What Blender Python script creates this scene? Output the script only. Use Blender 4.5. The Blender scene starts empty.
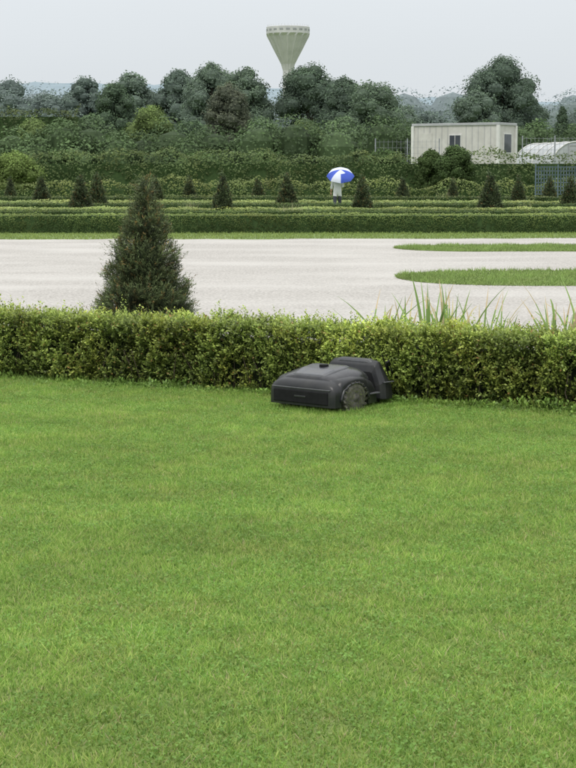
import bpy, math, random
import numpy as np
from mathutils import Vector, Matrix
R = np.random.RandomState(7)
random.seed(7)
scn = bpy.context.scene
col = scn.collection

# ------------------------------------------------------------------ helpers
def link(o, parent=None):
    col.objects.link(o)
    if parent: o.parent = parent
    return o
def empty(name, loc=(0,0,0), rz=0):
    e = bpy.data.objects.new(name, None); e.empty_display_size = .2
    e.location = loc; e.rotation_euler = (0,0,rz)
    return link(e)
def mesh_np(name, V, nper, mat, C=None):
    V = np.asarray(V, dtype=np.float32).reshape(-1,3)
    n = len(V); f = n//nper
    me = bpy.data.meshes.new(name)
    me.vertices.add(n); me.vertices.foreach_set("co", V.ravel())
    me.loops.add(n); me.loops.foreach_set("vertex_index", np.arange(n, dtype=np.int32))
    me.polygons.add(f); me.polygons.foreach_set("loop_start", (np.arange(f)*nper).astype(np.int32))
    if C is not None:
        ca = me.color_attributes.new("Col", 'FLOAT_COLOR', 'POINT')
        rgba = np.ones((n,4), dtype=np.float32); rgba[:,:3] = np.clip(C,0,1)
        ca.data.foreach_set("color", rgba.ravel())
    me.update(calc_edges=True)
    me.materials.append(mat)
    return me
def obj(name, me, parent=None, loc=(0,0,0), rz=0, sc=None):
    o = bpy.data.objects.new(name, me); o.location = loc; o.rotation_euler=(0,0,rz)
    if sc: o.scale = sc
    return link(o, parent)
def pymesh(name, V, F, mats, smooth=False, mi=None):
    me = bpy.data.meshes.new(name); me.from_pydata([tuple(map(float,v)) for v in V], [], F)
    for m in (mats if isinstance(mats,(list,tuple)) else [mats]): me.materials.append(m)
    if smooth: me.polygons.foreach_set("use_smooth",[True]*len(me.polygons))
    if mi: me.polygons.foreach_set("material_index", mi)
    me.update(); return me
def unit(a): return a/(np.linalg.norm(a,axis=-1,keepdims=True)+1e-9)
def rnd_unit(n): return unit(R.normal(size=(n,3)))
def wob(P, scale, seed, k=7):
    r = np.random.RandomState(seed); out = np.zeros(len(P))
    for i in range(k):
        d = r.normal(size=3)*(0.6+1.4*i/k); out += np.sin(P@(d/scale)*2.2 + r.uniform(0,6.28))
    return out/math.sqrt(k)/1.0
def leaf_quads(P, Dr, Nn, L, W):
    b = unit(np.cross(Dr, Nn))
    L = L[:,None]; W=W[:,None]
    return np.stack([P, P+Dr*L*.5+b*W*.5, P+Dr*L, P+Dr*L*.5-b*W*.5],1).reshape(-1,3)
def sprigs(P, D, length, nl, lL, lW, cb, ct, tone, spread=.9):
    n=len(P); t = np.tile(np.linspace(.05,1,nl),n); idx=np.repeat(np.arange(n),nl)
    Pp = P[idx]+D[idx]*(length[idx]*t)[:,None]
    perp = unit(np.cross(D[idx], rnd_unit(n*nl)))
    dr = unit(D[idx]*(.35+.5*t[:,None])+perp*spread)
    nn = unit(D[idx]*.8+rnd_unit(n*nl)*.6+np.array([0,0,.4]))
    s = R.uniform(.7,1.2,n*nl)
    V = leaf_quads(Pp, dr, nn, lL*s, lW*s)
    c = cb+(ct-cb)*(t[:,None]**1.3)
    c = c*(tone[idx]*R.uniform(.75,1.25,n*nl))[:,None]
    return V, np.repeat(c,4,axis=0)
def cards(P, N, size, c):
    n=len(P); t=unit(np.cross(N, rnd_unit(n)))
    s=size*R.uniform(.6,1.25,n)
    return leaf_quads(P-t*(s*.5)[:,None], t, N, s, s*.62), np.repeat(c,4,axis=0)
def _ball():
    q=[]
    for j in range(5):
        for i in range(9):
            f=lambda a,b:(math.sin(math.pi*b/5)*math.cos(2*math.pi*a/9),math.sin(math.pi*b/5)*math.sin(2*math.pi*a/9),math.cos(math.pi*b/5))
            q+=[f(i,j+.001),f(i,j+1),f(i+1,j+1),f(i+1,j+.001)]
    return np.array(q)
BALL=_ball()
def tube(pts, rad, seg=8):
    V=[];F=[]
    pts=[Vector(p) for p in pts]
    for i,p in enumerate(pts):
        d=(pts[min(i+1,len(pts)-1)]-pts[max(i-1,0)]).normalized()
        a=d.orthogonal().normalized(); b=d.cross(a)
        for k in range(seg):
            th=2*math.pi*k/seg; V.append(p+(a*math.cos(th)+b*math.sin(th))*rad[i])
    for i in range(len(pts)-1):
        for k in range(seg):
            F.append((i*seg+k,i*seg+(k+1)%seg,(i+1)*seg+(k+1)%seg,(i+1)*seg+k))
    F.append(tuple(range(seg))[::-1]); F.append(tuple((len(pts)-1)*seg+k for k in range(seg)))
    return V,F
def merge(parts):
    V=[];F=[]
    for v,f in parts:
        o=len(V); V+=list(v); F+=[tuple(i+o for i in q) for q in f]
    return V,F
def boxg(x0,x1,y0,y1,z0,z1):
    V=[(x,y,z) for z in (z0,z1) for y in (y0,y1) for x in (x0,x1)]
    return V,[(0,2,3,1),(4,5,7,6),(0,1,5,4),(2,6,7,3),(0,4,6,2),(1,3,7,5)]
def bevel(o,w=.01,s=2):
    m=o.modifiers.new("bev",'BEVEL'); m.width=w; m.segments=s; m.limit_method='ANGLE'
def rings(sections):
    n=len(sections[0]); V=[p for s in sections for p in s]; F=[]
    for i in range(len(sections)-1):
        for k in range(n):
            F.append((i*n+k,i*n+(k+1)%n,(i+1)*n+(k+1)%n,(i+1)*n+k))
    F.append(tuple(range(n))[::-1]); F.append(tuple((len(sections)-1)*n+k for k in range(n)))
    return V,F

# ------------------------------------------------------------------ materials
def newmat(name):
    m=bpy.data.materials.new(name); m.use_nodes=True; nt=m.node_tree; nt.nodes.clear()
    return m,nt,nt.nodes.new('ShaderNodeOutputMaterial')
def foliage_mat(name, transl=.25, rough=.55, spec=.25, noise_scale=1.0, amt=.25, stretch=(1,1,1), tint=None, tscale=1.0):
    m,nt,out=newmat(name); N=nt.nodes; L=nt.links
    at=N.new('ShaderNodeAttribute'); at.attribute_name="Col"
    geo=N.new('ShaderNodeNewGeometry')
    mp=N.new('ShaderNodeMapping'); mp.inputs['Scale'].default_value=stretch
    no=N.new('ShaderNodeTexNoise'); no.inputs['Scale'].default_value=noise_scale; no.inputs['Detail'].default_value=3
    L.new(geo.outputs['Position'],mp.inputs[0]); L.new(mp.outputs[0],no.inputs['Vector'])
    mr=N.new('ShaderNodeMapRange'); mr.inputs[1].default_value=.3; mr.inputs[2].default_value=.7
    mr.inputs[3].default_value=1-amt; mr.inputs[4].default_value=1+amt
    L.new(no.outputs['Fac'],mr.inputs[0])
    mx=N.new('ShaderNodeVectorMath'); mx.operation='SCALE'
    L.new(at.outputs['Color'],mx.inputs[0]); L.new(mr.outputs[0],mx.inputs['Scale'])
    src=mx.outputs[0]
    if tint:
        n2=N.new('ShaderNodeTexNoise'); n2.inputs['Scale'].default_value=tscale; n2.inputs['Detail'].default_value=5; n2.inputs['Roughness'].default_value=.65
        m2=N.new('ShaderNodeMapRange'); m2.inputs[1].default_value=.45; m2.inputs[2].default_value=.7
        L.new(geo.outputs['Position'],n2.inputs['Vector']); L.new(n2.outputs['Fac'],m2.inputs[0])
        v2=N.new('ShaderNodeVectorMath'); v2.operation='MULTIPLY'; v2.inputs[1].default_value=tint; L.new(src,v2.inputs[0])
        mm=N.new('ShaderNodeMix'); mm.data_type='RGBA'; L.new(m2.outputs[0],mm.inputs[0]); L.new(src,mm.inputs[6]); L.new(v2.outputs[0],mm.inputs[7]); src=mm.outputs[2]
    p=N.new('ShaderNodeBsdfPrincipled'); p.inputs['Roughness'].default_value=rough
    p.inputs['Specular IOR Level'].default_value=spec
    L.new(src,p.inputs['Base Color'])
    tr=N.new('ShaderNodeBsdfTranslucent'); L.new(src,tr.inputs['Color'])
    ms=N.new('ShaderNodeMixShader'); ms.inputs[0].default_value=transl
    L.new(p.outputs[0],ms.inputs[1]); L.new(tr.outputs[0],ms.inputs[2]); L.new(ms.outputs[0],out.inputs[0])
    return m
def noise_mat(name, c1, c2, scale=5, rough=.8, spec=.2, bump=0, bscale=50, detail=6, metal=0, c3=None, s3=.3, st3=(1,1,1), a3=.6):
    m,nt,out=newmat(name); N=nt.nodes; L=nt.links
    geo=N.new('ShaderNodeNewGeometry')
    no=N.new('ShaderNodeTexNoise'); no.inputs['Scale'].default_value=scale; no.inputs['Detail'].default_value=detail
    L.new(geo.outputs['Position'],no.inputs['Vector'])
    cr=N.new('ShaderNodeValToRGB'); cr.color_ramp.elements[0].position=.35; cr.color_ramp.elements[1].position=.65
    cr.color_ramp.elements[0].color=(*c1,1); cr.color_ramp.elements[1].color=(*c2,1)
    L.new(no.outputs['Fac'],cr.inputs[0]); src=cr.outputs[0]
    if c3:
        mp=N.new('ShaderNodeMapping'); mp.inputs['Scale'].default_value=st3; L.new(geo.outputs['Position'],mp.inputs[0])
        n3=N.new('ShaderNodeTexNoise'); n3.inputs['Scale'].default_value=s3; n3.inputs['Detail'].default_value=5
        L.new(mp.outputs[0],n3.inputs['Vector'])
        mr=N.new('ShaderNodeMapRange'); mr.inputs[1].default_value=.42; mr.inputs[2].default_value=.68
        mr.inputs[4].default_value=a3
        L.new(n3.outputs['Fac'],mr.inputs[0])
        mx=N.new('ShaderNodeMix'); mx.data_type='RGBA'; mx.inputs[7].default_value=(*c3,1)
        L.new(mr.outputs[0],mx.inputs[0]); L.new(src,mx.inputs[6]); src=mx.outputs[2]
    p=N.new('ShaderNodeBsdfPrincipled'); p.inputs['Roughness'].default_value=rough
    p.inputs['Specular IOR Level'].default_value=spec; p.inputs['Metallic'].default_value=metal
    L.new(src,p.inputs['Base Color'])
    if bump:
        nb=N.new('ShaderNodeTexNoise'); nb.inputs['Scale'].default_value=bscale; nb.inputs['Detail'].default_value=4
        L.new(geo.outputs['Position'],nb.inputs['Vector'])
        b=N.new('ShaderNodeBump'); b.inputs['Strength'].default_value=bump; b.inputs['Distance'].default_value=.02
        L.new(nb.outputs['Fac'],b.inputs['Height']); L.new(b.outputs[0],p.inputs['Normal'])
    L.new(p.outputs[0],out.inputs[0]); return m

M_grass = foliage_mat("grass_blades",.45,.6,.25,.9,.13,(.8,1.3,1),(1.18,1.04,1.15),2.2)
M_box   = foliage_mat("boxwood_leaves",.33,.45,.35,2.0,.25,(1,1,1),(1.25,1.05,.9),3.0)
M_yew   = foliage_mat("yew_needles",.2,.5,.3,5,.3)
M_far   = foliage_mat("tree_leaves",.25,.7,.1,.12,.12)
M_farh  = foliage_mat("hedge_leaves",.3,.6,.15,.4,.18,(1,1,1),(1.2,1.03,.95),.6)
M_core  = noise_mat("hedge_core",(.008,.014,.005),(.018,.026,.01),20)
M_core2 = noise_mat("far_hedge_core",(.03,.055,.018),(.045,.08,.025),8)
M_bark  = noise_mat("bark",(.05,.038,.026),(.11,.09,.065),12,bump=.5,bscale=40)
M_soil  = noise_mat("lawn_soil",(.12,.18,.04),(.17,.24,.06),40,c3=(.19,.22,.08),s3=2)
M_field = noise_mat("field_grass",(.12,.185,.05),(.17,.24,.075),1.3,c3=(.21,.255,.10),s3=.15)
M_gravel= noise_mat("gravel",(.30,.285,.26),(.54,.52,.485),30,rough=.95,bump=1.0,bscale=45,detail=12,c3=(.56,.545,.51),s3=.5,st3=(.6,1,1),a3=.6)
M_hill  = noise_mat("hazy_hill_forest",(.23,.29,.32),(.27,.33,.36),.02,detail=8,rough=1,spec=0)  # pale blue-grey: distance haze painted into the forest colour

# ------------------------------------------------------------------ ground
def sheet(name, pts, z, mat):
    return obj(name, pymesh(name,[(x,y,z) for x,y in pts],[tuple(range(len(pts)))],mat))
sheet("ground",[(-3000,-200),(3000,-200),(3000,5000),(-3000,5000)],0,M_field)
u=np.array([.894,-.449]); nrm=np.array([.449,.894])
h0=np.array([-.16,12.4])
def hp(s,t): p=h0+u*s+nrm*t; return (p[0],p[1])
sheet("lawn_ground",[(-12,-3),(16,-3),hp(14,.15),hp(-14,.15)],.004,M_soil)
xs=np.linspace(45,-45,160)
g0=hp(-45,.45); g1=hp(30,.45)
pts=[g1]+[(x, 43.8+1.2*(x/25)+.25*math.sin(x*1.3)+.15*math.sin(x*3.1)+random.uniform(-.2,.2)) for x in xs]+[g0]
sheet("gravel",pts,.008,M_gravel)

# ------------------------------------------------------------------ lawn grass
def grass_tile(n,size,hmin,hmax,w,clover,seed):
    P=np.zeros((n,3)); P[:,:2]=R.uniform(0,size,(n,2))
    cl=wob(P,.12,seed)*.5+.5
    h=R.uniform(hmin,hmax,n)*(.8+.3*cl)
    lean=R.normal(size=(n,3))*.85; lean[:,2]=1; D=unit(lean)
    side=unit(np.cross(D,unit(rnd_unit(n)+np.array([0,0,.8]))))*(w*R.uniform(.6,1.3,n))[:,None]*.5
    tip=P+D*h[:,None]
    V=np.stack([P-side,P+side,tip],1).reshape(-1,3)
    base=np.array([.275,.435,.09]); yel=np.array([.41,.51,.15]); drk=np.array([.175,.315,.06])
    r=R.uniform(0,1,n)[:,None]
    c=np.where(r<.27,yel,np.where(r<.5,drk,base))*R.uniform(.8,1.25,n)[:,None]
    c=c*(.90+.2*cl)[:,None]
    straw=R.uniform(0,1,n)<.03; c[straw]=np.array([.55,.5,.28])
    C=np.stack([c*.75,c*.75,c*1.12],1).reshape(-1,3)
    m=clover
    Q=np.zeros((m,3)); Q[:,:2]=R.uniform(0,size,(m,2))
    keep=wob(Q,.3,seed+5)>-.2; Q=Q[keep]; m=len(Q)
    Q[:,2]=R.uniform(.35,.85,m)*hmax*.8
    s=R.uniform(.003,.0068,m)
    up=unit(R.normal(size=(m,3))*.55+np.array([0,0,1]))
    t=unit(np.cross(up,rnd_unit(m))); b=np.cross(up,t)
    V2=np.stack([Q-t*s[:,None],Q+t*s[:,None],Q+b*(s*1.8)[:,None]],1).reshape(-1,3)
    c2=np.array([.21,.36,.085])*R.uniform(.75,1.25,m)[:,None]
    return np.concatenate([V,V2]), np.concatenate([C,np.repeat(c2,3,axis=0)])
root=empty("lawn_grass")
tiles=[]
for k in range(4):
    V,C=grass_tile(17000,1.0,.016,.036,.0042,4200,20+k)
    tiles.append(mesh_np("grass_tile_mesh",V,3,M_grass,C))
def lawn_limit(x):
    s=(x-h0[0])/u[0]; return h0[1]+u[1]*s
rot=[0,math.pi/2,math.pi,-math.pi/2]; off=[(0,0),(1,0),(1,1),(0,1)]
for ix in range(-8,7):
    for iy in range(2,17):
        if iy+.2>lawn_limit(ix)+.35: continue
        if abs(ix+.5)>1.5+iy*.42: continue
        k=random.randrange(4)
        obj("grass_patch",tiles[random.randrange(4)],root,(ix+off[k][0],iy+off[k][1],.004),rot[k])

# ------------------------------------------------------------------ near box hedge
HH=.475; HD=.50
def near_hedge_tile(seed,L=2.0):
    def samp(n,face):
        P=np.zeros((n,3)); N=np.zeros((n,3)); P[:,0]=R.uniform(0,L,n)
        if face=='f': P[:,2]=R.uniform(.0,1,n)**.85*HH; N[:]=(0,-1,.25)
        if face=='t': P[:,1]=R.uniform(0,HD,n); P[:,2]=HH; N[:]=(0,-.1,1)
        if face=='b': P[:,1]=HD; P[:,2]=R.uniform(0,HH,n); N[:]=(0,1,.3)
        return P,unit(N)
    Ps=[];Ns=[]
    for n,f in ((3700,'f'),(2300,'t'),(900,'b')):
        p,q=samp(n,f); Ps.append(p); Ns.append(q)
    P=np.concatenate(Ps); N=np.concatenate(Ns)
    w=wob(P,.20,seed); w2=wob(P,.07,seed+1)
    fade=np.clip(np.minimum(P[:,0],L-P[:,0])/.2,0,1)
    P=P+N*((w*.036+w2*.018)*(.3+.7*fade)-.045-R.exponential(.02,len(P)))[:,None]
    sh=np.clip((P[:,2]-.38)/.12,0,1); P[:,1]+=np.where(P[:,1]<.12,sh*.045,0)
    tuck=np.clip(1-P[:,2]/.14,0,1); P[:,1]+=tuck*.05
    P[:,2]=np.maximum(P[:,2],.01)
    D=unit(N*.75+np.array([0,0,.65])+R.normal(size=P.shape)*.45)
    ln=R.uniform(.03,.085,len(P)); tall=R.uniform(0,1,len(P))<.09; ln[tall]*=1.8
    gap=(wob(P,.22,seed+9)>.95)&(P[:,2]<.3)&(R.uniform(0,1,len(P))<.7)
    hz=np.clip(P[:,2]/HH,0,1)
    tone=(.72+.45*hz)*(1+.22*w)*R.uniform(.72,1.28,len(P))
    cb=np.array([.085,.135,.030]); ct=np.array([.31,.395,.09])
    k=~gap
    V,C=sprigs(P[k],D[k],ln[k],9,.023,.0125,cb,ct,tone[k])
    nf=len(C)//4; r=R.uniform(0,1,nf)<.018; rr=np.repeat(r,4); C[rr]=np.array([.36,.24,.09])
    return mesh_np("box_hedge_leaves",V,4,M_box,C)
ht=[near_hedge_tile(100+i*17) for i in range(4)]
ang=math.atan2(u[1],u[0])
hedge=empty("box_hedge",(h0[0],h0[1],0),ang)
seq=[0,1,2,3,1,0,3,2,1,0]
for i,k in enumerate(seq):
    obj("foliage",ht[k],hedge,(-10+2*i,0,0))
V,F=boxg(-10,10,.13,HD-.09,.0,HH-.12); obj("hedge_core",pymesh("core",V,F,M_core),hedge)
parts=[]
for i in range(260):
    x=random.uniform(-9,9); y=random.uniform(.03,.14)
    parts.append(tube([(x,y+.04,0),(x+random.uniform(-.03,.03),y+.0,.12),(x+random.uniform(-.07,.07),y-.02,.26)],[.005,.004,.002],5))
V,F=merge(parts); obj("stems",pymesh("stems",V,F,M_bark),hedge)

n=4200; s=R.uniform(-9,9,n); dens=np.clip((s+6)/8,.25,1); keep=(R.uniform(0,1,n)<dens); s=s[keep]; n=len(s)
t=.05-R.exponential(.07,n)
P=np.stack([h0[0]+u[0]*s+nrm[0]*t, h0[1]+u[1]*s+nrm[1]*t, np.zeros(n)],1)
D=unit(R.normal(size=(n,3))*.5+np.array([-.1,-.25,1]))
w=wob(P,.3,77); ln=np.clip(.05+.035*w,.012,.13)*R.uniform(.6,1.2,n)
V,C=sprigs(P,D,ln,6,.028,.018,np.array([.09,.16,.03]),np.array([.22,.36,.08]),R.uniform(.75,1.25,n))
obj("weeds",mesh_np("hedge_foot_weeds",V,4,M_box,C))
n=6000; s=R.uniform(-9,9,n); t=.02-R.exponential(.05,n)
P=np.stack([h0[0]+u[0]*s+nrm[0]*t, h0[1]+u[1]*s+nrm[1]*t, np.zeros(n)],1)
def blades(P,h,w,c,lean=.4):
    n=len(P); D=unit(R.normal(size=(n,3))*lean+np.array([0,0,1])); s=unit(np.cross(D,rnd_unit(n)))*w*.5
    V=np.stack([P-s,P+s,P+D*h[:,None]],1).reshape(-1,3)
    return V,np.stack([c*.7,c*.7,c*1.15],1).reshape(-1,3)
V,C=blades(P,R.uniform(.03,.09,n),.005,np.array([.26,.40,.09])*R.uniform(.7,1.3,n)[:,None])
obj("tall_grass",mesh_np("tall_grass",V,3,M_grass,C))

# ------------------------------------------------------------------ iris clumps behind the hedge
def iris(name,loc,n,hmax,spread):
    Vs=[];Cs=[]
    for i in range(n):
        a=random.uniform(0,6.28); r=random.uniform(0,.07); h=hmax*random.uniform(.7,1.08); w=random.uniform(.016,.030)
        base=np.array([math.cos(a)*r,math.sin(a)*r,0]); dr=np.array([math.cos(a),math.sin(a),0])*spread*random.uniform(.1,1.1)
        b2=a+random.uniform(.6,1.6); sd=np.array([math.cos(b2),math.sin(b2)*.4,0]); sd/=np.linalg.norm(sd)
        K=9; c=np.array([.22,.34,.10]) if random.random()<.7 else np.array([.5,.45,.25])
        c=c*random.uniform(.75,1.2); droop=random.choice([.05,.1,.3,.6])
        pr=[]
        for k in range(K+1):
            t=k/K; p=base+dr*h*(.25*t+.5*t**2.2)+np.array([0,0,h*(t-droop*t**4)])
            ww=w*(1-t**2.5)*.5+.0005; pr.append((p-sd*ww,p+sd*ww))
        for k in range(K):
            Vs+= [pr[k][0],pr[k][1],pr[k+1][1],pr[k+1][0]]
            tipc=np.array([.55,.46,.26]) if k>K-3 and i%3==0 else c
            Cs+=[tipc*(1+.15*k/K)]*4
    return obj(name,mesh_np("iris_leaves",np.array(Vs),4,M_grass,np.array(Cs)),None,loc,0)
for (s_,hh,nn,sp) in [(.50,.74,12,.9),(.62,.72,12,.8),(.80,.74,14,.8),(.98,.83,26,.6),(1.14,.82,26,.55),(1.36,.79,24,.6),(1.48,.72,18,.7),(1.72,.64,6,.8),(1.88,.82,16,.55),(1.98,.92,22,.5),(2.12,.88,18,.5),(2.5,.9,16,.6),(-2.9,.55,8,.6),(3.4,.8,14,.6)]:
    x,y=hp(s_,HD+.10); iris("iris_plant",(x,y,0),nn,hh,sp)

# ------------------------------------------------------------------ yew cones
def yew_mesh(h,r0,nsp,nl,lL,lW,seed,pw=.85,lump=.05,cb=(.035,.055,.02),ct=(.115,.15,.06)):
    z=1-np.sqrt(R.uniform(0,1,nsp)); z=np.clip(z,0,1)
    a=R.uniform(0,6.28,nsp)
    rr=r0*(1-z)**pw*np.clip(.8+z*3,0,1)+.012
    P=np.stack([np.cos(a)*rr,np.sin(a)*rr,.05+z*(h-.1)],1)
    w=wob(P,.16*h/1.5,seed); w2=wob(P,.07*h/1.5,seed+3)
    out=np.stack([np.cos(a),np.sin(a),np.zeros(nsp)],1)
    P=P+out*((w*lump+w2*lump*.5)*(.3+.7*(1-z))-.03*h-R.exponential(.02,nsp))[:,None]*np.clip(rr/.12,.1,1)[:,None]
    D=unit(out*.7+np.array([0,0,.8])+R.normal(size=P.shape)*.35)
    ln=R.uniform(.05,.12,nsp)*h/1.5; tall=R.uniform(0,1,nsp)<.07; ln[tall]*=1.6
    tone=(1+.28*w)*R.uniform(.65,1.35,nsp)
    V,C=sprigs(P,D,ln,nl,lL,lW,np.array(cb),np.array(ct),tone,.6)
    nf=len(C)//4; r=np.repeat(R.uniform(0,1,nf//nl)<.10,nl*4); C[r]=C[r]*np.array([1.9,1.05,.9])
    return mesh_np("yew_foliage",V,4,M_yew,C)
def cone_core(h,r0,pw=.85):
    S=[]
    for i in range(12):
        z=i/11; r=max(.004,(r0*(1-z)**pw*min(1,.8+z*3)-.07*h/1.5))
        S.append([(math.cos(t)*r*(1+.1*math.sin(3*t+i)),math.sin(t)*r*(1+.1*math.cos(2*t+i)),.06+z*(h-.22)) for t in np.linspace(0,2*math.pi,17)[:-1]])
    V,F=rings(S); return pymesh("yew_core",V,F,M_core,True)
trunkV,trunkF=tube([(0,0,-.02),(.01,0,.3),(0,.01,.9)],[.035,.028,.012])
trunk_me=pymesh("yew_trunk",trunkV,trunkF,M_bark,True)
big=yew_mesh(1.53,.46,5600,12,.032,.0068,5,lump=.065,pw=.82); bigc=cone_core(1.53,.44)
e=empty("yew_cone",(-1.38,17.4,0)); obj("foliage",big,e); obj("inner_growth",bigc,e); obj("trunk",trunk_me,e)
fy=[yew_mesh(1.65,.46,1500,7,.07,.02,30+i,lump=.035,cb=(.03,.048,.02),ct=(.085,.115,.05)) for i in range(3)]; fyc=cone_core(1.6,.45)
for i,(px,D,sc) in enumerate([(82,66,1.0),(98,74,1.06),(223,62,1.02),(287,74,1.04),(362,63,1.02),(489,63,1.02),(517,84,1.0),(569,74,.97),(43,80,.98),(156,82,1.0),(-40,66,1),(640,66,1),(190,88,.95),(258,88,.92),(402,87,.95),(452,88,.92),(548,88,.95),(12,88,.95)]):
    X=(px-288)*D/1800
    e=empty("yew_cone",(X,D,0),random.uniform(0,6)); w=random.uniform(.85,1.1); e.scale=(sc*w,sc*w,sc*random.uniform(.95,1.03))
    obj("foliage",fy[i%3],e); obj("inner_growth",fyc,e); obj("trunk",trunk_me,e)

# ------------------------------------------------------------------ distant low hedges
def far_hedge(name,x0,x1,y0,dep,H,leaf,dens,c,seed,rough=.04,top_c=None,slope=0.0,wave=0.0):
    L=x1-x0; nf=int(L*H*dens/leaf**2); nt_=int(L*dep*dens*.8/leaf**2)
    P=np.zeros((nf+nt_,3)); N=np.zeros_like(P)
    P[:,0]=R.uniform(x0,x1,nf+nt_)
    P[:nf,2]=R.uniform(0,H,nf); P[nf:,2]=H; P[nf:,1]=R.uniform(0,dep,nt_)
    N[:nf]=(0,-1,.2); N[nf:]=(0,-.1,1); N=unit(N)
    w=wob(P,leaf*9,seed); w2=wob(P,leaf*3,seed+1)
    P=P+N*((w+.6*w2)*rough-R.exponential(leaf*.3,len(P)))[:,None]
    if wave: P[:,2]*=1+wave*wob(np.stack([P[:,0],P[:,0]*0,P[:,0]*0],1),1.3,seed+4)
    P[:,2]=np.maximum(P[:,2],.01)
    P[:,1]+=y0+slope*P[:,0]
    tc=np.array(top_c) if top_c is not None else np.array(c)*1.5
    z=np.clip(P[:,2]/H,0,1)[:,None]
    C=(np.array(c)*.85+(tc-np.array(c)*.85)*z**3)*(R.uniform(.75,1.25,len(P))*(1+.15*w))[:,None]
    Nn=unit(N*.9+np.array([0,0,.4])+R.normal(size=P.shape)*.45)
    V,CC=cards(P,Nn,leaf,C)
    e=empty(name); obj("foliage",mesh_np("hedge_foliage",V,4,M_farh,CC),e)
    bv,bf=boxg(x0,x1,0,dep-.04,0,H*(1-wave*1.6)-rough-leaf*.3)
    bv=[(x,y+y0+slope*x+leaf*.6+rough,z) for x,y,z in bv]
    obj("inner_growth",pymesh("core",bv,bf,M_core2),e)
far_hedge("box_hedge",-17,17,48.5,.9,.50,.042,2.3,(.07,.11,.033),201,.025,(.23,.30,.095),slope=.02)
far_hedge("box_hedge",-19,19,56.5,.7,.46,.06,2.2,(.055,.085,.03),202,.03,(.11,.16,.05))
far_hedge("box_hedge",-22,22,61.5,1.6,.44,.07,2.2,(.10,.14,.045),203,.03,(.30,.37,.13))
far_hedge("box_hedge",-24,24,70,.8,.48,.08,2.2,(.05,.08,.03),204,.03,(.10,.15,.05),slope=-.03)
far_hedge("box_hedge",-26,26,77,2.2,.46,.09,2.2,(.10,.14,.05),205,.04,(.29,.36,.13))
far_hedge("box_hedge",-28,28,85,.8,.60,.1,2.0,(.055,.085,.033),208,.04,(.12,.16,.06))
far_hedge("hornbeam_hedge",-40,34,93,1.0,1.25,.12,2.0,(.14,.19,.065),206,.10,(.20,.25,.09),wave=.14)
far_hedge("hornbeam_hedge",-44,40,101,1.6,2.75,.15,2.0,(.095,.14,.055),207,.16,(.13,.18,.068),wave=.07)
n=26000; P=np.zeros((n,3)); P[:,0]=R.uniform(-18,18,n); P[:,1]=44.1+.048*P[:,0]+R.uniform(-.3,4.2,n)
V,C=blades(P,R.uniform(.03,.09,n),.02,np.array([.26,.35,.10])*R.uniform(.7,1.3,n)[:,None])
obj("grass_verge",mesh_np("grass_verge",V,3,M_grass,C))
def tuft(name,loc,h,n=60):
    P=R.normal(size=(n,3))*.12; P[:,2]=0
    V,C=blades(P,R.uniform(.6,1.1,n)*h,.02,np.array([.45,.45,.26])*R.uniform(.7,1.2,n)[:,None],.3)
    obj(name,mesh_np("tuft",V,3,M_grass,C),None,loc)
for px,D,h in [(290,60,.75),(296,60,.65),(190,66,.7),(283,60,.6),(520,66,.6),(12,66,.6),(440,88,.9)]:
    tuft("ornamental_grass",((px-288)*D/1800,D-1.0,0),h)

# ------------------------------------------------------------------ grass islands in the gravel
def island(name,x0,yc,hw,x1,seed,slope=0):
    N_=60
    def half(x):
        t=np.clip((x-x0)/1.6,0,1); return hw*math.sqrt(1-(1-t)**2)
    xs=np.linspace(x0,x1,N_)
    up=[(x,yc+slope*(x-x0)+half(x)+.06*math.sin(x*3+seed)) for x in xs]; dn=[(x,yc+slope*(x-x0)-half(x)+.06*math.sin(x*2.3+seed)) for x in xs[1:]]
    sheet(name,[*dn,*up[::-1]],.012,M_soil)
    n=38000; X=R.uniform(x0,x1,n); hf=np.array([half(x) for x in X]); Y=yc+slope*(X-x0)+hf*R.uniform(-1.06,1.06,n)
    P=np.stack([X,Y,np.full(n,.012)],1); w=wob(P,.4,seed)
    V,C=blades(P,R.uniform(.03,.075,n)*(1+.35*w),.013,(np.array([.23,.33,.10])*(1+.15*w)[:,None])*R.uniform(.65,1.4,n)[:,None],.6)
    obj(name+"_blades",mesh_np("blades",V,3,M_grass,C))
island("grass_island",2.25,38.0,1.75,17,3,.03)
island("grass_island",1.62,26.8,2.0,14,8,.02)

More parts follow.
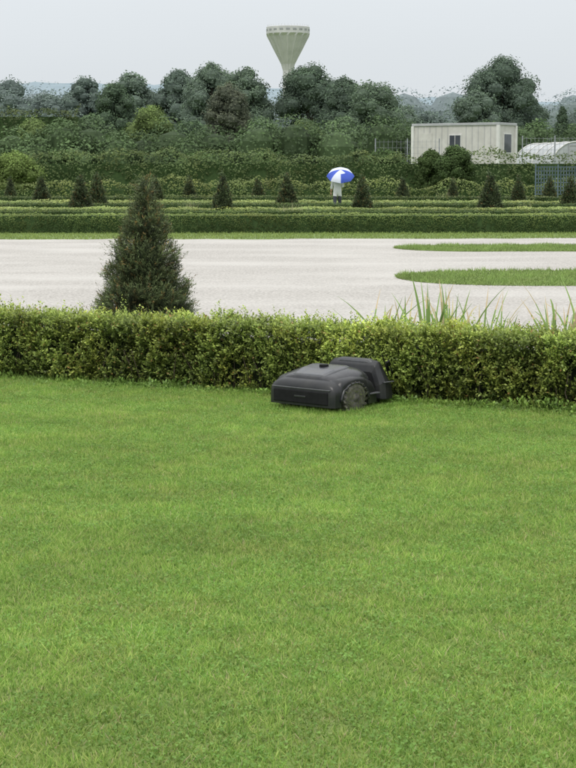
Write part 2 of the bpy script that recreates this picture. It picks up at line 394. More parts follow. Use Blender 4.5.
# ------------------------------------------------------------------ trees
HAZE_TINT=np.array([.265,.32,.335])  # distance haze, blended into crown colours in place of fog
def tree(name,X,D,h,w,leaf=.34,base=.04,n=9000,c=(.05,.085,.03),kind='round',seed=1,haze=0.0):
    r=np.random.RandomState(seed*13+5); n=int(n*1.7); leaf*=.9; haze*=1.0
    e=empty(name,(X,D,0))
    P=[];N=[];T=[];blobs=[]
    asp=h/w; nb=int({'round':72,'oval':72,'cone':60}[kind]*max(1,asp*.8))
    for i in range(nb):
        a=r.uniform(0,6.28)
        if kind=='cone':
            zt=r.uniform(0,1)**1.25; prof=(1-zt)**.7*min(1,.6+zt*4); br=w*.5*r.uniform(.2,.34)*(.5+.5*prof)
            rr=max(0,w*.5*prof-br*.7)*r.uniform(.1,1)**.5; z=h*base+(h*(1-base)-br)*zt
        else:
            br=w*.5*r.uniform(.18,.38)
            cz=r.uniform(-.98,1); wid=math.sqrt(max(0,1-abs(cz)**(2.8 if kind=='round' else 2.1)))
            if cz<0: wid=max(wid,.88)
            rr=(w*.5-br*.8)*wid*r.uniform(.1,1)**.5*r.uniform(.9,1.06)
            zc=h*(.5+base*.5); hh=h*(.5-base*.5)-br*.9; z=zc+cz*hh
        blobs.append((math.cos(a)*rr,math.sin(a)*rr,z,br,r.uniform(.84,1.16)))
    wts=np.array([b[3]**2 for b in blobs]); wts/=wts.sum()
    BV=[];BC=[]
    for b,wt in zip(blobs,wts):
        m=int(n*wt); d=unit(r.normal(size=(m,3))+np.array([0,0,.2]))
        q=d*np.array([1,1,.95])
        rad=b[3]*np.minimum(1+.14*r.normal(size=m),1.16)*(1+.10*wob(q*b[3],b[3]*.4,seed+int(b[3]*100)))
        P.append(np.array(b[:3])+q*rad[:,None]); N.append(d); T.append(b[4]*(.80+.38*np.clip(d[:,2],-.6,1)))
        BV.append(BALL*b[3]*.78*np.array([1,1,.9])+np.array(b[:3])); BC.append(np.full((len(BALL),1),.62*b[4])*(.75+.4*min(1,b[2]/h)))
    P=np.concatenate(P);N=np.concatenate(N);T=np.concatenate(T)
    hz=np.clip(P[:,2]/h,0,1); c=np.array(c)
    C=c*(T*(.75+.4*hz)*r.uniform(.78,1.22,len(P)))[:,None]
    C=C*(1-haze)+HAZE_TINT*haze
    Nn=unit(N*.9+np.array([0,0,.3])+r.normal(size=P.shape)*.5)
    V,CC=cards(P,Nn,leaf,C)
    BC=np.concatenate(BC)*c*(1-haze)+HAZE_TINT*haze*.9
    obj("crown",mesh_np("crown",np.concatenate([V,np.concatenate(BV)]),4,M_far,np.concatenate([CC,BC])),e)
    parts=[tube([(0,0,-.1),(.1,0,h*.2),(0,.1,h*.5),(.05,0,h*.72)],[h*.025,h*.02,h*.012,h*.004])]
    for b in blobs[::6]:
        z0=min(b[2]*.55,h*.5); parts.append(tube([(0,0,z0),(b[0]*.5,b[1]*.5,(z0+b[2])*.5),(b[0]*.9,b[1]*.9,b[2])],[h*.009,h*.006,h*.002],6))
    V,F=merge(parts); obj("trunk",pymesh("trunk",V,F,M_bark,True),e)
def T(px,top,wpx,D,**k):
    s=1800/D; h=1.5+(177-top)/s; name=k.pop('name','deciduous_tree')
    tree(name,(px-288)/s,D,h,wpx/s,**k)
dg=(.064,.106,.042); mg=(.088,.138,.052); lg=(.16,.225,.065); br=(.10,.11,.055)
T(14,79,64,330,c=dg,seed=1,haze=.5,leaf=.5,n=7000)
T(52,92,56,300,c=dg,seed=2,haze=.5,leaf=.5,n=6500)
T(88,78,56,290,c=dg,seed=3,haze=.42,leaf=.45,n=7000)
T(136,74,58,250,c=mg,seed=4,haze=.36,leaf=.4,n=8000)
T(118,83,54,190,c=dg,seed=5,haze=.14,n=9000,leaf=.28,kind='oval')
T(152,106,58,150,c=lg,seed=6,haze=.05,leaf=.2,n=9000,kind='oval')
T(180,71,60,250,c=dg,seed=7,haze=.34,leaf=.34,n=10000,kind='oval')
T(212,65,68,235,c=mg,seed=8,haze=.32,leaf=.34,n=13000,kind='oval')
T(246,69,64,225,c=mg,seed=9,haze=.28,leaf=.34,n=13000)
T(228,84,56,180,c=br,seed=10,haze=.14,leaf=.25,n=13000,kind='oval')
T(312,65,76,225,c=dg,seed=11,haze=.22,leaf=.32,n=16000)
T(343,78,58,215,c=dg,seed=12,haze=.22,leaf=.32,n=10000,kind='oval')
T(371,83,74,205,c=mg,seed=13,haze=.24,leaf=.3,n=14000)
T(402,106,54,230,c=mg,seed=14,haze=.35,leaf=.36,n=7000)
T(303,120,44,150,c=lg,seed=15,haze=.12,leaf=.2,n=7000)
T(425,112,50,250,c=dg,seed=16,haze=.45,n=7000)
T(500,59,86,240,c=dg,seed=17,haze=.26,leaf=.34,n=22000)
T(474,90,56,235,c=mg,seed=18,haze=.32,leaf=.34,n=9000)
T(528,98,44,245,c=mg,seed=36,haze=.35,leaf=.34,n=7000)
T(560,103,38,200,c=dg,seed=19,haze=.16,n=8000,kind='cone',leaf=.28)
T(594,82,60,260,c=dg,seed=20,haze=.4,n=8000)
T(35,117,38,150,c=lg,seed=21,haze=.08,leaf=.2,n=6000,kind='oval')
T(262,119,54,170,c=mg,seed=22,haze=.16,leaf=.26,n=8000)
T(192,122,58,160,c=dg,seed=23,haze=.12,leaf=.25,n=8000)
T(95,116,54,165,c=mg,seed=31,haze=.14,leaf=.25,n=8000)
T(345,118,64,165,c=mg,seed=32,haze=.14,leaf=.25,n=9000)
T(395,124,54,160,c=dg,seed=33,haze=.14,leaf=.25,n=8000)
T(452,146,46,99,c=(.08,.125,.045),seed=24,leaf=.13,n=11000,base=.0,name="shrub")
T(430,150,36,100,c=(.085,.13,.045),seed=25,leaf=.13,n=8000,base=.0,name="shrub")
T(70,150,44,104,c=mg,seed=26,leaf=.15,n=7000,base=0,name="shrub")
T(15,152,60,98,c=lg,seed=27,leaf=.15,n=10000,base=0,name="shrub")
T(380,150,60,104,c=mg,seed=28,leaf=.15,n=9000,base=0,name="shrub")
T(200,152,60,104,c=mg,seed=34,leaf=.15,n=8000,base=0,name="shrub")
T(270,150,50,106,c=mg,seed=35,leaf=.15,n=8000,base=0,name="shrub")
T(-60,90,70,240,c=dg,seed=29,haze=.2,n=6000)
T(650,80,70,230,c=dg,seed=30,haze=.2,n=6000)

def mass(name,x0,x1,D,dd,hmin,hmax,leaf,n,c,haze,seed,br=(3,6),core=.82,tv=.15):
    r=np.random.RandomState(seed); P=[];N=[];Tn=[];BV=[];BC=[]
    k=int((x1-x0)/((br[0]+br[1])*.17)); m=n//k; haze_tint=np.array([.275,.33,.345]); c=np.array(c)  # treeline colours carry painted distance haze too
    for i in range(k):
        rb=r.uniform(*br); hh=r.uniform(hmin,hmax); tn=r.uniform(1-tv,1+tv)
        cx=x0+(x1-x0)*(i+r.uniform(0,1))/k; cy=D+r.uniform(0,dd)
        d=unit(r.normal(size=(m,3))); stretch=np.where(d[:,2]<0, (hh-rb)/rb, 1.0)
        q=d*rb*(np.minimum(1+.1*r.normal(size=m),1.1)+.09*wob(d*rb,rb*.4,seed+i))[:,None]; q[:,2]*=stretch
        p=np.array([cx,cy,hh-rb])+q; ok=(p[:,2]>0)
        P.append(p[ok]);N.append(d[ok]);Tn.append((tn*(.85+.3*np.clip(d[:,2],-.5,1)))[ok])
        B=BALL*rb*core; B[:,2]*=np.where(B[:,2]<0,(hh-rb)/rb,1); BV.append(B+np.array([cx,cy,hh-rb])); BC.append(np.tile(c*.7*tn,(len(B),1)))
    P=np.concatenate(P);N=np.concatenate(N);Tn=np.concatenate(Tn)
    C=c*(Tn*r.uniform(.78,1.22,len(P)))[:,None]*(1-haze)+haze_tint*haze
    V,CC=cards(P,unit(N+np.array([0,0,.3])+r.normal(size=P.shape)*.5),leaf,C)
    BC=np.concatenate(BC)*(1-haze)+haze_tint*haze*.95
    obj(name,mesh_np("treeline",np.concatenate([V,np.concatenate(BV)]),4,M_far,np.concatenate([CC,BC])))
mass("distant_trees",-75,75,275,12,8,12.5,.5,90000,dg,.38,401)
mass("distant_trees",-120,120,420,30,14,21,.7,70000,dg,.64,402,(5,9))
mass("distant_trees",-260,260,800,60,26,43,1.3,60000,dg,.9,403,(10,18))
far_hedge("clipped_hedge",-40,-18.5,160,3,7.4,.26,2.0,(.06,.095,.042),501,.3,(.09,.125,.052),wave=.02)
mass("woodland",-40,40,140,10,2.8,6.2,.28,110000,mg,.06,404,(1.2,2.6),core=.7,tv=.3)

def hill(name,x0,x1,y0,y1,f,mat,nx=360,ny=14):
    V=[];F=[]
    for j in range(ny):
        for i in range(nx):
            x=x0+(x1-x0)*i/(nx-1); t=j/(ny-1); y=y0+(y1-y0)*t
            V.append((x,y,f(x)*math.sin(math.pi*t*.98+.0)+ (random.uniform(-1,1)*1.6 if 0<j<ny-1 else -2)))
    for j in range(ny-1):
        for i in range(nx-1):
            a=j*nx+i; F.append((a,a+1,a+nx+1,a+nx))
    obj(name,pymesh(name,V,F,mat))
hill("hills",-2400,2400,1900,3100,lambda x:128+5*math.sin(x/260+1)+3*math.sin(x/77)-(26 if x>-100 else 0)*min(1,max(0,(x+100)/250)),M_hill)

# ------------------------------------------------------------------ water tower
M_conc=noise_mat("tower_concrete",(.45,.455,.455),(.51,.51,.51),.5,c3=(.39,.395,.395),s3=.2)
M_dark=noise_mat("dark_opening",(.24,.25,.26),(.28,.29,.30),1)
tw=empty("water_tower",(0,700,0))
prof=[(0,6.0),(6,4.0),(14,2.9),(26,2.1),(36,1.75),(42,1.85),(44.5,2.5),(47,3.7),(50,5.2),(53,6.6),(55.0,7.6),(55.9,8.3),(58.4,8.3),(58.6,7.9)]
S=[]
for z,r_ in prof:
    ring=[]
    for k in range(64):
        th=2*math.pi*k/64; rib=(1.0+(.07 if k%4==0 else -.02)) if z<55.5 else 1
        ring.append((math.cos(th)*r_*rib,math.sin(th)*r_*rib,z))
    S.append(ring)
V,F=rings(S); obj("shaft_and_cup",pymesh("tower",V,F,M_conc),tw)
wins=[]
for k in range(20):
    th=2*math.pi*k/20; c,s=math.cos(th),math.sin(th)
    bv,bf=boxg(8.22,8.35,-.7,.7,56.9,57.6); wins.append(([(x*c-y*s,x*s+y*c,z) for x,y,z in bv],bf))
V,F=merge(wins); obj("windows",pymesh("tower_windows",V,F,M_dark),tw)
rr=[]
for k in range(40):
    th=2*math.pi*k/40; rr.append(tube([(math.cos(th)*7.8,math.sin(th)*7.8,58.6),(math.cos(th)*7.8,math.sin(th)*7.8,59.3)],[.05,.05],4))
V,F=merge(rr); obj("railing",pymesh("tower_railing",V,F,M_conc),tw)

# ------------------------------------------------------------------ earth bank, site cabin, fences, polytunnel
V=[];F=[];nx,ny=40,14
for j in range(ny):
    for i in range(nx):
        x=2+60*i/(nx-1); y=104+26*j/(ny-1); t=j/(ny-1)
        fx=min(1,max(0,(x-3)/5)); fy=min(1,t*4)*min(1,(1-t)*4); V.append((x,y,2.06*(fx*fx*(3-2*fx))*fy-.01))
for j in range(ny-1):
    for i in range(nx-1):
        a=j*nx+i; F.append((a,a+1,a+nx+1,a+nx))
obj("earth_bank",pymesh("bank",V,F,M_field,True))
M_wall=noise_mat("cabin_wall",(.50,.49,.465),(.57,.56,.53),3,rough=.6,bump=.1,c3=(.44,.43,.40),s3=.8)
M_trim=noise_mat("cabin_trim",(.34,.35,.36),(.40,.41,.42),3,rough=.5)
M_glass=noise_mat("cabin_glass",(.03,.035,.045),(.06,.07,.08),1,rough=.12,spec=.5)
M_white=noise_mat("white_paint",(.58,.58,.56),(.66,.66,.64),3,rough=.5)
cab=empty("site_cabin",(10.95,113,2.05),math.radians(-33))
Lx,Wy,Hz=2.95,1.2,2.75
def part(name,g,mat,parent,bev=0,smooth=False):
    o=obj(name,pymesh(name,g[0],g[1],mat,smooth),parent)
    if bev: bevel(o,bev)
    return o
part("walls",boxg(-Lx,Lx,-Wy,Wy,.12,Hz-.16),M_wall,cab)
part("roof",boxg(-Lx-.07,Lx+.07,-Wy-.07,Wy+.07,Hz-.16,Hz),M_trim,cab,.02)
part("base_frame",boxg(-Lx-.04,Lx+.04,-Wy-.04,Wy+.04,0,.12),M_trim,cab)
part("corner_posts",merge([boxg(sx*Lx-.09+.003*sx,sx*Lx+.09+.003*sx,sy*Wy-.09+.003*sy,sy*Wy+.09+.003*sy,.12,Hz-.16) for sx in(-1,1) for sy in (-1,1)]),M_white,cab)
ribs=[boxg(x-.012,x+.012,-Wy-.018,-Wy,.12,Hz-.16) for x in np.arange(-Lx+.35,Lx-.2,.42) if not(-.45<x<.5)]
part("panel_seams",merge(ribs),M_trim,cab)
def window(name,x0,x1,z0,z1,side):
    if side=='f':
        fr=[boxg(x0-.06,x1+.06,-Wy-.05,-Wy-.001,z0-.06,z1+.06)]; gl=[boxg(x0,(x0+x1)/2-.02,-Wy-.06,-Wy-.051,z0,z1),boxg((x0+x1)/2+.02,x1,-Wy-.06,-Wy-.051,z0,z1)]
    else:
        fr=[boxg(Lx+.001,Lx+.05,x0-.06,x1+.06,z0-.06,z1+.06)]; gl=[boxg(Lx+.051,Lx+.06,x0,x1,z0,z1)]
    part(name+"_frame",merge(fr),M_white,cab); part(name+"_glass",merge(gl),M_glass,cab)
window("window",-.35,.4,1.0,2.0,'f')
window("side_window",-.45,.5,.95,2.05,'s')
part("door",merge([boxg(-2.4,-1.6,-Wy-.035,-Wy-.001,.14,2.15)]),M_wall,cab)

M_steel=noise_mat("galvanised_steel",(.26,.28,.30),(.36,.38,.40),4,rough=.5,metal=.4)
M_blue=noise_mat("fence_blue_grey",(.09,.13,.16),(.14,.18,.22),4,rough=.6)
def mesh_fence(name,x0,x1,y,z0,z1,step,rod,post,mat,slope=0):
    ps=[]
    n=int(round((x1-x0)/post))
    for i in range(n+1):
        x=x0+(x1-x0)*i/n; ps.append(tube([(x,y+slope*(x-x0),z0-.1),(x,y+slope*(x-x0),z1+.08)],[.035,.035],6))
    k=int((x1-x0)/step)
    for i in range(k+1):
        x=x0+(x1-x0)*i/k; ps.append(tube([(x,y+slope*(x-x0),z0+.05),(x,y+slope*(x-x0),z1)],[rod,rod],4))
    for z in np.arange(z0+.08,z1+.01,step*1.4):
        ps.append(tube([(x0,y,z),(x1,y+slope*(x1-x0),z)],[rod,rod],4))
    V,F=merge(ps); return obj(name,pymesh(name,V,F,mat))
mesh_fence("mesh_fence",5.2,9.0,108,1.4,3.7,.25,.008,1.9,M_steel)
mesh_fence("mesh_fence",14.2,24,110,2.0,3.9,.25,.010,2.0,M_steel)
fe=mesh_fence("lattice_fence",12.6,18.3,92.2,.55,2.05,.14,.026,1.25,M_blue)
M_film=noise_mat("polytunnel_film",(.34,.36,.37),(.43,.45,.46),1.2,rough=.45,spec=.4)
pt=empty("polytunnel",(18.1,114,1.95),math.radians(12))
Rt=1.65
S=[]
for j in range(9):
    y=j*.9
    S.append([(math.cos(t)*Rt*(1-(.015 if j%2 else 0)),y,math.sin(t)*Rt*1.05*(1-(.015 if j%2 else 0))) for t in np.linspace(0,math.pi,25)])
part("film",rings(S),M_film,pt)
hoops=[tube([(math.cos(t)*(Rt+.03),y,math.sin(t)*(Rt+.03)*1.05) for t in np.linspace(0,math.pi,25)],[.04]*25,6) for y in (-.02,1.8,3.6,5.4,7.2)]
part("hoops",merge(hoops),M_white,pt,smooth=True)
part("end_frame",merge([boxg(-.5,-.44,-.06,-.01,0,1.5),boxg(.44,.5,-.06,-.01,0,1.5),boxg(-.5,.5,-.06,-.01,1.5,1.56),boxg(-.44,.44,-.03,-.012,0,1.5)]),M_trim,pt)
M_tyre=noise_mat("tyre",(.015,.015,.015),(.03,.03,.028),20,rough=.85)
def wheel_geo(cx,cy,cz,r_,w_,seg=24):
    S=[]
    for y,q in [(-.5,.55),(-.5,.85),(-.38,.97),(-.2,1),(.2,1),(.38,.97),(.5,.85),(.5,.55)]:
        S.append([(cx+math.cos(t)*r_*q,cy+y*w_,cz+math.sin(t)*r_*q) for t in np.linspace(0,2*math.pi,seg+1)[:-1]])
    return rings(S)

# ------------------------------------------------------------------ robotic lawn mower
M_pl=noise_mat("charcoal_plastic",(.010,.011,.012),(.015,.016,.018),30,rough=.36,spec=.45,bump=.05,bscale=300,c3=(.026,.026,.024),s3=9)
M_pl2=noise_mat("glossy_dark_plastic",(.020,.021,.024),(.030,.031,.035),30,rough=.26,spec=.5,c3=(.042,.043,.042),s3=9)
M_lid=noise_mat("grey_top_panel",(.055,.058,.064),(.075,.078,.086),30,rough=.32,spec=.5,c3=(.09,.09,.085),s3=12)
M_grey=noise_mat("grey_trim_plastic",(.08,.082,.088),(.11,.113,.12),30,rough=.45,spec=.4)
M_blk=noise_mat("black_plastic",(.006,.006,.007),(.010,.010,.011),30,rough=.65,spec=.2)
M_hub=noise_mat("wheel_hub",(.055,.053,.05),(.15,.142,.13),25,rough=.85,c3=(.09,.095,.05),s3=40)
mw=empty("robotic_lawn_mower",(.315,11.72,.002),math.radians(49)); mw.scale=(1.13,1.06,.97)
def sect(x,w,zb,zt,n=4.0,k=26,yo=0,tn=None):
    p=[]
    for i in range(k+1):
        t=math.pi*i/k; c,s=math.cos(t),math.sin(t)
        p.append((x,yo+w*math.copysign(abs(c)**(2/n),c),zb+(zt-zb)*abs(s)**(2/(tn or n))))
    return p
def lin(x,tab):
    for (a,va),(b,vb) in zip(tab,tab[1:]):
        if a<=x<=b: return va+(vb-va)*(x-a)/(b-a)
    return tab[-1][1] if x>tab[-1][0] else tab[0][1]
wx=-.13
def zb_f(x):
    d=abs(x-wx)
    if d<.118: return max(.045,.09+math.sqrt(.118**2-d*d)*.9)
    return .045
zt_tab=[(-.315,.165),(-.310,.188),(-.298,.205),(-.28,.216),(-.25,.226),(-.20,.236),(-.13,.244),(.0,.238),(.07,.205),(.10,.15)]
w_tab=[(-.315,.235),(-.30,.258),(-.15,.268),(.0,.262),(.10,.235)]
S=[sect(x,lin(x,w_tab),zb_f(x),max(lin(x,zt_tab),zb_f(x)+.02),5) for x in [-.315,-.310,-.304,-.298,-.289,-.28]+list(np.arange(-.27,.10,.01))+[.10]]
def split(o,a=30):
    m=o.modifiers.new("w",'EDGE_SPLIT'); m.split_angle=math.radians(a)
o=part("rear_shell",rings(S),M_pl,mw,smooth=True); split(o,38)
def poly(x,w,z0,z1,inset=.05):
    return [(x,w,z0),(x,w-.008,z0+(z1-z0)*.45),(x,w-inset,z1-.006),(x,w-inset-.02,z1),(x,-w+inset+.02,z1),(x,-w+inset,z1-.006),(x,-w+.008,z0+(z1-z0)*.45),(x,-w,z0)]
S=[sect(x,w,.18,z,3.4) for x,w,z in [(-.268,.18,.224),(-.26,.20,.237),(-.22,.225,.250),(-.16,.24,.268),(-.08,.246,.284),(-.03,.24,.287),(.02,.225,.278),(.05,.21,.262),(.072,.20,.236),(.085,.18,.20)]]
o=part("top_hood",rings(S),M_pl2,mw,smooth=True); split(o,40)
# lighter grey sloping panel let into the hood
S=[poly(-.255,.13,.20,.236,.02),poly(-.248,.145,.21,.248,.02),poly(-.16,.16,.22,.276,.02),poly(-.07,.165,.24,.292,.02),poly(-.03,.15,.24,.293,.02),poly(-.015,.14,.24,.283,.02)]
o=part("keypad_lid",rings(S),M_lid,mw); bevel(o,.005,2)
S=[poly(.135,.205,.06,.235,.04),poly(.147,.232,.05,.282,.05),poly(.18,.245,.05,.312,.07),poly(.205,.245,.05,.305,.07),poly(.255,.23,.05,.250,.08),poly(.305,.19,.06,.175,.05),poly(.32,.16,.07,.13,.03)]
o=part("front_shell",rings(S),M_pl,mw); bevel(o,.016,4)
S=[poly(.158,.14,.27,.300,.02),poly(.165,.155,.28,.318,.03),poly(.20,.15,.28,.320,.03),poly(.25,.12,.22,.272,.03)]
o=part("front_lid",rings(S),M_lid,mw); bevel(o,.006,3)
part("front_trim",merge([boxg(.16,.25,-.2475,-.235,.165,.172)]),M_grey,mw,.002)
S=[sect(x,w,.045,zt,5) for x,w,zt in [(-.295,.19,.16),(-.2,.195,.19),(.1,.2,.15),(.14,.2,.13),(.25,.17,.14)]]
part("chassis",rings(S),M_blk,mw)
for sg in(-1,1):
    pts=[];rad=[]
    for i in range(19):
        t=math.pi*i/18; pts.append((wx-math.cos(t)*.122,sg*.264,.08+math.sin(t)*.116)); rad.append(.009)
    part("wheel_arch_trim",tube(pts,rad,8),M_pl2,mw,smooth=True)
    part("drive_tyre",wheel_geo(wx,sg*.235,.1,.1,.07,36),M_hub,mw,smooth=True)
    lugs=[]
    for i in range(18):
        a=2*math.pi*i/18; bv,bf=boxg(-.009,.009,-.033,.033,.094,.108)
        ca,sa=math.cos(a),math.sin(a); lugs.append(([(wx+x*ca+z*sa,sg*.237+y+x*.6,.1-x*sa+z*ca) for x,y,z in bv],bf))
    part("tyre_lugs",merge(lugs),M_hub,mw)
    S=[[(wx+math.cos(t)*q,sg*yy,.1+math.sin(t)*q) for t in np.linspace(0,2*math.pi,25)[:-1]] for yy,q in [(.22,.074),(.268,.074),(.272,.069),(.258,.060),(.256,.034),(.272,.028),(.274,.001)]]
    part("hub",rings(S),M_hub,mw,smooth=True)
    part("caster_wheel",wheel_geo(.22,sg*.12,.038,.038,.03,18),M_tyre,mw,smooth=True)
part("rear_panel",boxg(-.322,-.300,-.215,.215,.06,.145),M_blk,mw,.006)
part("rear_strip",boxg(-.321,-.302,-.228,.228,.156,.163),M_grey,mw,.002)
part("rear_badge",boxg(-.3255,-.3215,-.045,.045,.100,.112),M_pl2,mw,.002)
part("charging_contacts",merge([boxg(.312,.335,s*.05-.012,s*.05+.012,.12,.135) for s in (-1,1)]),M_steel,mw)
part("side_strip",merge([boxg(.01,.098,-.2645,-.235,.105,.114)]),M_grey,mw,.002)
part("handle",tube([(.255,-.20,.24),(.20,-.228,.30),(.22,-.228,.31),(.29,-.2,.215)],[.007]*4,8),M_blk,mw,smooth=True)
part("antenna",tube([(.27,-.19,.20),(.19,-.20,.350)],[.0045,.0035],6),M_blk,mw)
part("stop_button",rings([[(-.11+math.cos(t)*.028,math.sin(t)*.028,z) for t in np.linspace(0,2*math.pi,21)[:-1]] for z in(.275,.298)]),M_blk,mw)
n=300; th=R.uniform(0,6.28,n); rr_=R.uniform(.03,.1,n)
P=np.stack([wx+np.cos(th)*rr_,np.full(n,-.276),.1+np.sin(th)*rr_],1); Dd=unit(R.normal(size=(n,3))*np.array([1,.15,1]))
V=leaf_quads(P,Dd,np.tile([0,-1.,0.1],(n,1)),R.uniform(.006,.014,n),R.uniform(.002,.004,n))
obj("grass_clippings",mesh_np("clippings",V,4,M_grass,np.tile([.15,.19,.07],(len(V),1))),mw)
n=900; s=R.uniform(-.36,.36,n); side_=R.uniform(0,1,n)<.5
lx=np.where(side_,-.37-R.uniform(0,.03,n),s); ly=np.where(side_,s*.8,-.30-R.uniform(0,.03,n))
ca,sa=math.cos(math.radians(49)),math.sin(math.radians(49))
P=np.stack([.315+lx*ca-ly*sa,11.72+lx*sa+ly*ca,np.zeros(n)],1)
V,C=blades(P,R.uniform(.025,.06,n),.005,np.array([.25,.40,.085])*R.uniform(.7,1.3,n)[:,None])
obj("uncut_grass",mesh_np("uncut_grass",V,3,M_grass,C))

# ------------------------------------------------------------------ person with umbrella (walking away)
M_skin=noise_mat("skin",(.42,.26,.19),(.48,.30,.22),8,rough=.6)
M_shirt=noise_mat("white_shirt",(.70,.71,.74),(.78,.79,.81),4,rough=.9)
M_trous=noise_mat("trousers",(.05,.055,.07),(.08,.085,.1),6,rough=.9)
M_hair=noise_mat("hair",(.02,.014,.01),(.035,.025,.018),30,rough=.6)
M_shoe=noise_mat("shoes",(.03,.03,.03),(.05,.05,.05),10)
def skin(name,verts,edges,radii,mats,matfn,parent,root=0,sub=2):
    me=bpy.data.meshes.new(name+"_src"); me.from_pydata(verts,edges,[]); o=bpy.data.objects.new(name+"_src",me); col.objects.link(o)
    sm=o.modifiers.new("s",'SKIN'); sm.use_smooth_shade=True
    for i,r_ in enumerate(radii):
        sv=me.skin_vertices[0].data[i]; sv.radius=(r_,r_) if not isinstance(r_,tuple) else r_; sv.use_root=(i==root)
    ss=o.modifiers.new("ss",'SUBSURF'); ss.levels=sub; ss.render_levels=sub
    bpy.context.view_layer.update()
    dg_=bpy.context.evaluated_depsgraph_get(); me2=bpy.data.meshes.new_from_object(o.evaluated_get(dg_))
    bpy.data.objects.remove(o)
    me2.materials.clear()
    for m_ in mats: me2.materials.append(m_)
    for p in me2.polygons: p.material_index=matfn(p.center); p.use_smooth=True
    return obj(name,me2,parent)
pe=empty("person_with_umbrella",(1.98,72.6,0))
vs=[(0,0,.92),(0,.0,1.06),(0,.01,1.22),(0,.0,1.34),(0,.0,1.42),(0,.01,1.50),(0,.015,1.56),
    (.09,0,.88),(.10,.10,.48),(.10,.06,.09),(.10,.19,.04),
    (-.09,0,.88),(-.10,-.06,.49),(-.10,-.24,.12),(-.10,-.15,.04),
    (.17,0,1.34),(.22,-.02,1.10),(.17,.18,1.17),
    (-.17,0,1.34),(-.23,-.03,1.10),(-.25,.07,.90),
    (0,.11,1.485),(.075,.01,1.49),(-.075,.01,1.49)]
es=[(0,1),(1,2),(2,3),(3,4),(4,5),(5,6),(0,7),(7,8),(8,9),(9,10),(0,11),(11,12),(12,13),(13,14),(3,15),(15,16),(16,17),(3,18),(18,19),(19,20),(5,21),(5,22),(5,23)]
rd=[(.19,.13),(.16,.12),(.18,.13),(.14,.09),.055,.09,.075,.10,.07,.045,.038,.10,.07,.045,.038,.07,.052,.03,.07,.052,.03,.018,.02,.02]
def mf(c):
    if c.z>1.40: return 3 if (c.y<.04 or c.z>1.57) else 0
    if c.z<.07: return 4
    if c.z<.74 and abs(c.x)<.2: return 2
    if c.z<1.02 and abs(c.x)>.2: return 0
    if c.y>.1 and c.z>1.1: return 0
    return 1
skin("body",vs,es,rd,[M_skin,M_shirt,M_trous,M_hair,M_shoe],mf,pe)
def hand(name,o_,d_,up,side,curl):
    d_=Vector(d_).normalized(); up=Vector(up).normalized(); sd=d_.cross(up).normalized()*side; o_=Vector(o_)
    V=[o_,o_+d_*.045,o_+d_*.085]; E=[(0,1),(1,2)]; rad=[.024,.03,.028]
    for k,(off_,ln) in enumerate([(-.03,.062),(-.01,.072),(.01,.068),(.03,.052)]):
        b=o_+d_*.088+sd*off_; c=curl
        p1=b+d_*ln*.45-up*ln*.15*c; p2=p1+d_*ln*.3*(1-c)-up*ln*.4*c-d_*0; p3=p2-d_*ln*.25*c-up*ln*.1+d_*ln*.25*(1-c)
        i=len(V); V+=[b,p1,p2,p3]; E+=[(2,i),(i,i+1),(i+1,i+2),(i+2,i+3)]; rad+=[.010,.0095,.009,.008]
    i=len(V); V+=[o_+d_*.035-sd*.035,o_+d_*.06-sd*.05-up*.02*curl,o_+d_*.08-sd*.04-up*.04*curl]; E+=[(1,i),(i,i+1),(i+1,i+2)]; rad+=[.013,.011,.009]
    skin(name,[tuple(v) for v in V],E,rad,[M_skin],lambda c:0,pe,sub=1)
hand("hand_right",(.17,.185,1.175),(-.3,.5,.6),(.2,.8,-.5),1,1.0)
hand("hand_left",(-.25,.075,.895),(0,.2,-1),(1,0,0),1,.35)
M_ub=noise_mat("umbrella_blue",(.05,.09,.42),(.065,.115,.50),3,rough=.7)
M_uw=noise_mat("umbrella_white",(.56,.61,.74),(.64,.68,.78),3,rough=.7)
axis=Vector((.0,-.50,.87)).normalized(); a1=Vector((1,0,0)); a2=axis.cross(a1)
apex=Vector((.12,-.22,1.79))
V=[];F=[];mi=[]; seg=48; nr=8; Rr=.56
for j in range(nr+1):
    q=j/nr
    for k in range(seg):
        th=2*math.pi*k/seg; ph=(k%6)/6; scal=1-.07*q*math.sin(math.pi*ph)
        rad_=Rr*math.sin(q*1.25)/math.sin(1.25)*scal+.001; dep=.30*(1-math.cos(q*1.25))/(1-math.cos(1.25))
        V.append(apex+a1*math.cos(th)*rad_+a2*math.sin(th)*rad_-axis*dep)
for j in range(nr):
    for k in range(seg):
        F.append((j*seg+k,j*seg+(k+1)%seg,(j+1)*seg+(k+1)%seg,(j+1)*seg+k))
        panel=k//6
        mi.append(1 if (panel in (1,2) or panel in (0,3) and j<6 or panel in(5,6) and j<3 or panel==5 and j>=3) else 0)
obj("canopy",pymesh("canopy",V,F,[M_ub,M_uw],True,mi),pe)
hp_=Vector((.145,.235,1.22))
part("umbrella_shaft",tube([apex+axis*.05,apex-axis*.3, hp_,hp_-Vector((0,-.03,.07))],[.006,.006,.008,.014],8),M_blk,pe,smooth=True)
rb=[]
for k in range(8):
    th=2*math.pi*k/8; rb.append(tube([apex-axis*.02,apex+(a1*math.cos(th)+a2*math.sin(th))*Rr*.6-axis*.13,apex+(a1*math.cos(th)+a2*math.sin(th))*Rr-axis*.305],[.003]*3,5))
part("umbrella_ribs",merge(rb),M_steel,pe)

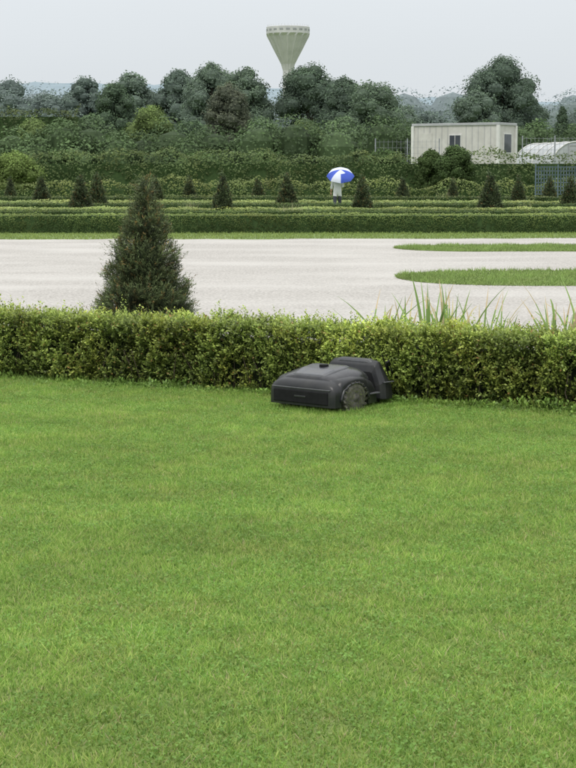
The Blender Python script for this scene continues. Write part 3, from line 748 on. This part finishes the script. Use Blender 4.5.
# ------------------------------------------------------------------ sky & sun
el=math.radians(58); az=math.radians(200)
w=bpy.data.worlds.new("World"); scn.world=w; w.use_nodes=True; nt=w.node_tree; nt.nodes.clear(); N=nt.nodes; L=nt.links
out=N.new('ShaderNodeOutputWorld'); bg=N.new('ShaderNodeBackground'); bg.inputs[1].default_value=.1
sky=N.new('ShaderNodeTexSky'); sky.sky_type='NISHITA'; sky.sun_disc=False; sky.sun_elevation=el; sky.sun_rotation=az
sky.dust_density=4; sky.air_density=1.2
tc=N.new('ShaderNodeTexCoord'); sx=N.new('ShaderNodeSeparateXYZ'); L.new(tc.outputs['Generated'],sx.inputs[0])
cr=N.new('ShaderNodeValToRGB'); E=cr.color_ramp.elements
E[0].position=0; E[0].color=(7.2,7.7,8.05,1); E[1].position=1; E[1].color=(18.5,18.6,18.7,1)
a=E.new(.10); a.color=(8.3,8.75,9.15,1)
b=E.new(.4); b.color=(12.6,12.9,13.2,1)
L.new(sx.outputs['Z'],cr.inputs[0])
no=N.new('ShaderNodeTexNoise'); no.inputs['Scale'].default_value=2.5; no.inputs['Detail'].default_value=5
mp=N.new('ShaderNodeMapping'); mp.inputs['Scale'].default_value=(1,1,4); L.new(tc.outputs['Generated'],mp.inputs[0]); L.new(mp.outputs[0],no.inputs['Vector'])
mr=N.new('ShaderNodeMapRange'); mr.inputs[3].default_value=.96; mr.inputs[4].default_value=1.04; L.new(no.outputs['Fac'],mr.inputs[0])
vm=N.new('ShaderNodeVectorMath'); vm.operation='SCALE'; L.new(cr.outputs[0],vm.inputs[0]); L.new(mr.outputs[0],vm.inputs['Scale'])
mx=N.new('ShaderNodeMix'); mx.data_type='RGBA'; mx.inputs[0].default_value=.9
L.new(sky.outputs[0],mx.inputs[6]); L.new(vm.outputs[0],mx.inputs[7]); L.new(mx.outputs[2],bg.inputs[0]); L.new(bg.outputs[0],out.inputs[0])
sl=bpy.data.lights.new("sun",'SUN'); sl.energy=1.4; sl.angle=math.radians(14); sl.color=(1,.96,.9)
so=bpy.data.objects.new("sun",sl); col.objects.link(so)
ds=Vector((math.sin(az)*math.cos(el),math.cos(az)*math.cos(el),math.sin(el)))
so.rotation_euler=ds.to_track_quat('Z','Y').to_euler()

# ------------------------------------------------------------------ camera
cd=bpy.data.cameras.new("camera"); cd.sensor_fit='VERTICAL'; cd.sensor_height=36; cd.lens=1800/768*36
cd.clip_start=.1; cd.clip_end=8000
co=bpy.data.objects.new("camera",cd); col.objects.link(co); co.location=(0,0,1.5)
co.rotation_euler=(math.radians(90-6.56),0,0); scn.camera=co
scn.view_settings.view_transform='Standard'; scn.view_settings.look='None'; scn.view_settings.exposure=0
